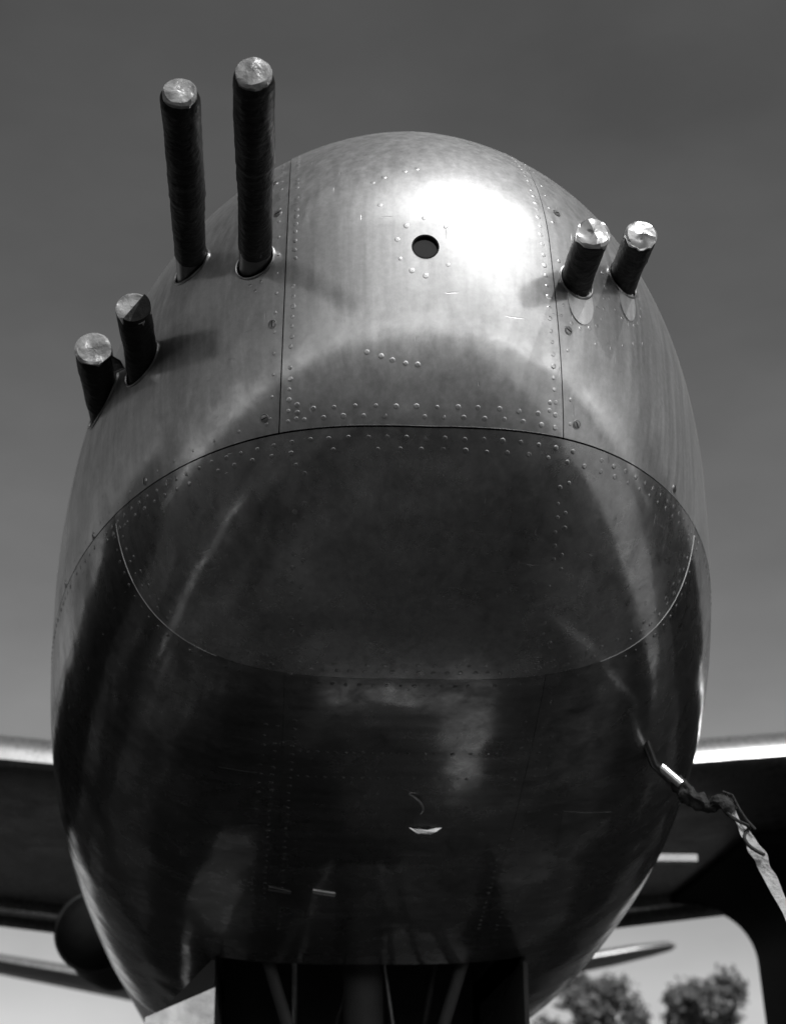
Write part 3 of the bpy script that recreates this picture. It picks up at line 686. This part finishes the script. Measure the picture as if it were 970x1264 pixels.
V, Fc = ragtube([w_((0.676, 2.742, 0.682)), w_((0.69, 2.738, 0.660)), w_((0.705, 2.73, 0.645)), w_((0.722, 2.72, 0.634)), w_((0.742, 2.70, 0.636)), w_((0.757, 2.70, 0.618))], [0.009, 0.015, 0.012, 0.011, 0.014, 0.009], amp=0.35)
rag = pyd('pitot_cover', V, Fc, M_RAG, None); tag(rag, 'dark crumpled canvas cover tied over the pitot mast at the right of the nose', 'cover')
pts = [(0.746, 2.702, 0.640), (0.757, 2.70, 0.618), (0.772, 2.695, 0.588), (0.785, 2.69, 0.561), (0.795, 2.685, 0.533), (0.804, 2.68, 0.507), (0.822, 2.67, 0.455), (0.849, 2.66, 0.372), (0.87, 2.64, 0.26), (0.885, 2.62, 0.12), (0.89, 2.60, -0.05), (0.90, 2.58, -0.25)]
V = []; Fc = []
for i in range(len(pts)-1):
    for j in range(5):
        s = j/5; p = w_(pts[i]).lerp(w_(pts[i+1]), s); k = i*5+j
        wd = 0.0105+0.004*noise.noise((k*0.21, 0, 0)); tw = 0.25+0.45*math.sin(k*0.23)+0.4*noise.noise((k*0.13, 3, 0))
        a = Vector((math.cos(tw)*0.86, math.sin(tw), math.cos(tw)*0.35)).normalized(); b = Vector((0.35, 0.5, -0.2)).normalized()*0.0016
        jit = Vector((noise.noise((k*0.3, 9, 0)), 0, noise.noise((k*0.3, 0, 9))))*0.004
        V += [p+jit+a*wd+b, p+jit+b*2.2, p+jit-a*wd+b, p+jit-a*wd-b, p+jit-b*0.5, p+jit+a*wd-b]
nk = len(V)//6
for i in range(nk-1): Fc += [(i*6+k, i*6+(k+1) % 6, (i+1)*6+(k+1) % 6, (i+1)*6+k) for k in range(6)]
rib = pyd('streamer', V, Fc+[tuple(range(6)), tuple(range((nk-1)*6, nk*6))], M_RIBBON, None, True, 50)
tag(rib, 'pale twisted cloth streamer hanging from the dark pitot cover', 'streamer')
V, Fc = tube([w_((0.742, 2.695, 0.652)), w_((0.756, 2.69, 0.645)), w_((0.766, 2.69, 0.622)), w_((0.775, 2.688, 0.605)), w_((0.788, 2.685, 0.588))], 0.0022, 8)
tie = pyd('tie_cord', V, Fc, M_RAG, rag)
tw_ = []
for k in range(60):
    t = k/59*3.4; i_ = min(2, int(t)+0); p = w_(pts[0+int(t)]).lerp(w_(pts[1+int(t)]), t-int(t)); tw_.append(p+Vector((math.cos(k*0.2)*0.011, -0.006+0.006*math.sin(k*0.2), math.sin(k*0.2)*0.006)))
V, Fc = tube(tw_, 0.0030, 8); pyd('tie_cord', V, Fc, M_RAG, rag)

# ------------------------------------------------------------------ trees beyond the apron
def tree(x, y, h, rad, seed, label, n=5200, lean=0.0):
    rg = random.Random(seed)
    t = empty('tree', (x, y, 0)); tag(t, label, 'tree', 'trees beyond the apron')
    parts = [tube([(x, y, -0.1), (x+lean*0.3, y, h*0.3), (x+lean, y, h*0.75)], [h*0.03, h*0.022, h*0.008], 8)]
    cl = []
    for i in range(46):
        a = rg.uniform(0, 6.283); hh = rg.uniform(0.36, 0.96); rr = rad*math.sqrt(max(0.05, 1-((hh-0.62)/0.40)**2))*rg.uniform(0.3, 1.0)
        c = Vector((x+lean*hh+rr*math.cos(a), y+rr*math.sin(a), h*hh)); s = rad*rg.uniform(0.16, 0.34); cl.append((c, s))
        parts.append(tube([(x+lean*hh*0.6, y, h*max(0.25, hh-0.25)), tuple(c)], [h*0.010, h*0.003], 5))
    V, Fc = merge(parts); pyd('trunk', V, Fc, M_BARK, t)
    V = []; Fc = []
    for i in range(n):
        c, s = cl[rg.randrange(len(cl))]
        d = Vector((rg.gauss(0, 1), rg.gauss(0, 1), rg.gauss(0, 0.8))); d = d.normalized()*s*rg.uniform(0.55, 1.12)
        p = c+d; u_ = Vector((rg.gauss(0, 1), rg.gauss(0, 1), rg.gauss(0, 1))).normalized(); v_ = u_.orthogonal().normalized(); k = rg.uniform(0.10, 0.26)*(0.5+rad/5)
        b = len(V); V += [p+u_*k, p+v_*k*0.6, p-u_*k, p-v_*k*0.6]; Fc.append((b, b+1, b+2, b+3))
    me = bpy.data.meshes.new('crown'); me.from_pydata([tuple(v) for v in V], [], Fc); link('crown', me, M_LEAF, t, False)
tree(12.7, 70, 10.4, 2.5, 1, 'dense leafy tree nearest to the fuselage at the lower right', lean=0.3)
tree(15.9, 74, 9.0, 0.9, 2, 'small slim tree between the two larger trees', 2200)
tree(18.1, 71, 9.9, 2.4, 3, 'broad round-crowned tree standing alone beside the right nacelle', 6000)
tree(15.9, 95, 9.6, 1.6, 5, 'low tree farther off, partly hidden behind the slim one', 3000)
tree(20.9, 80, 9.0, 1.6, 6, 'low bushy tree at the foot of the right nacelle', 2600)
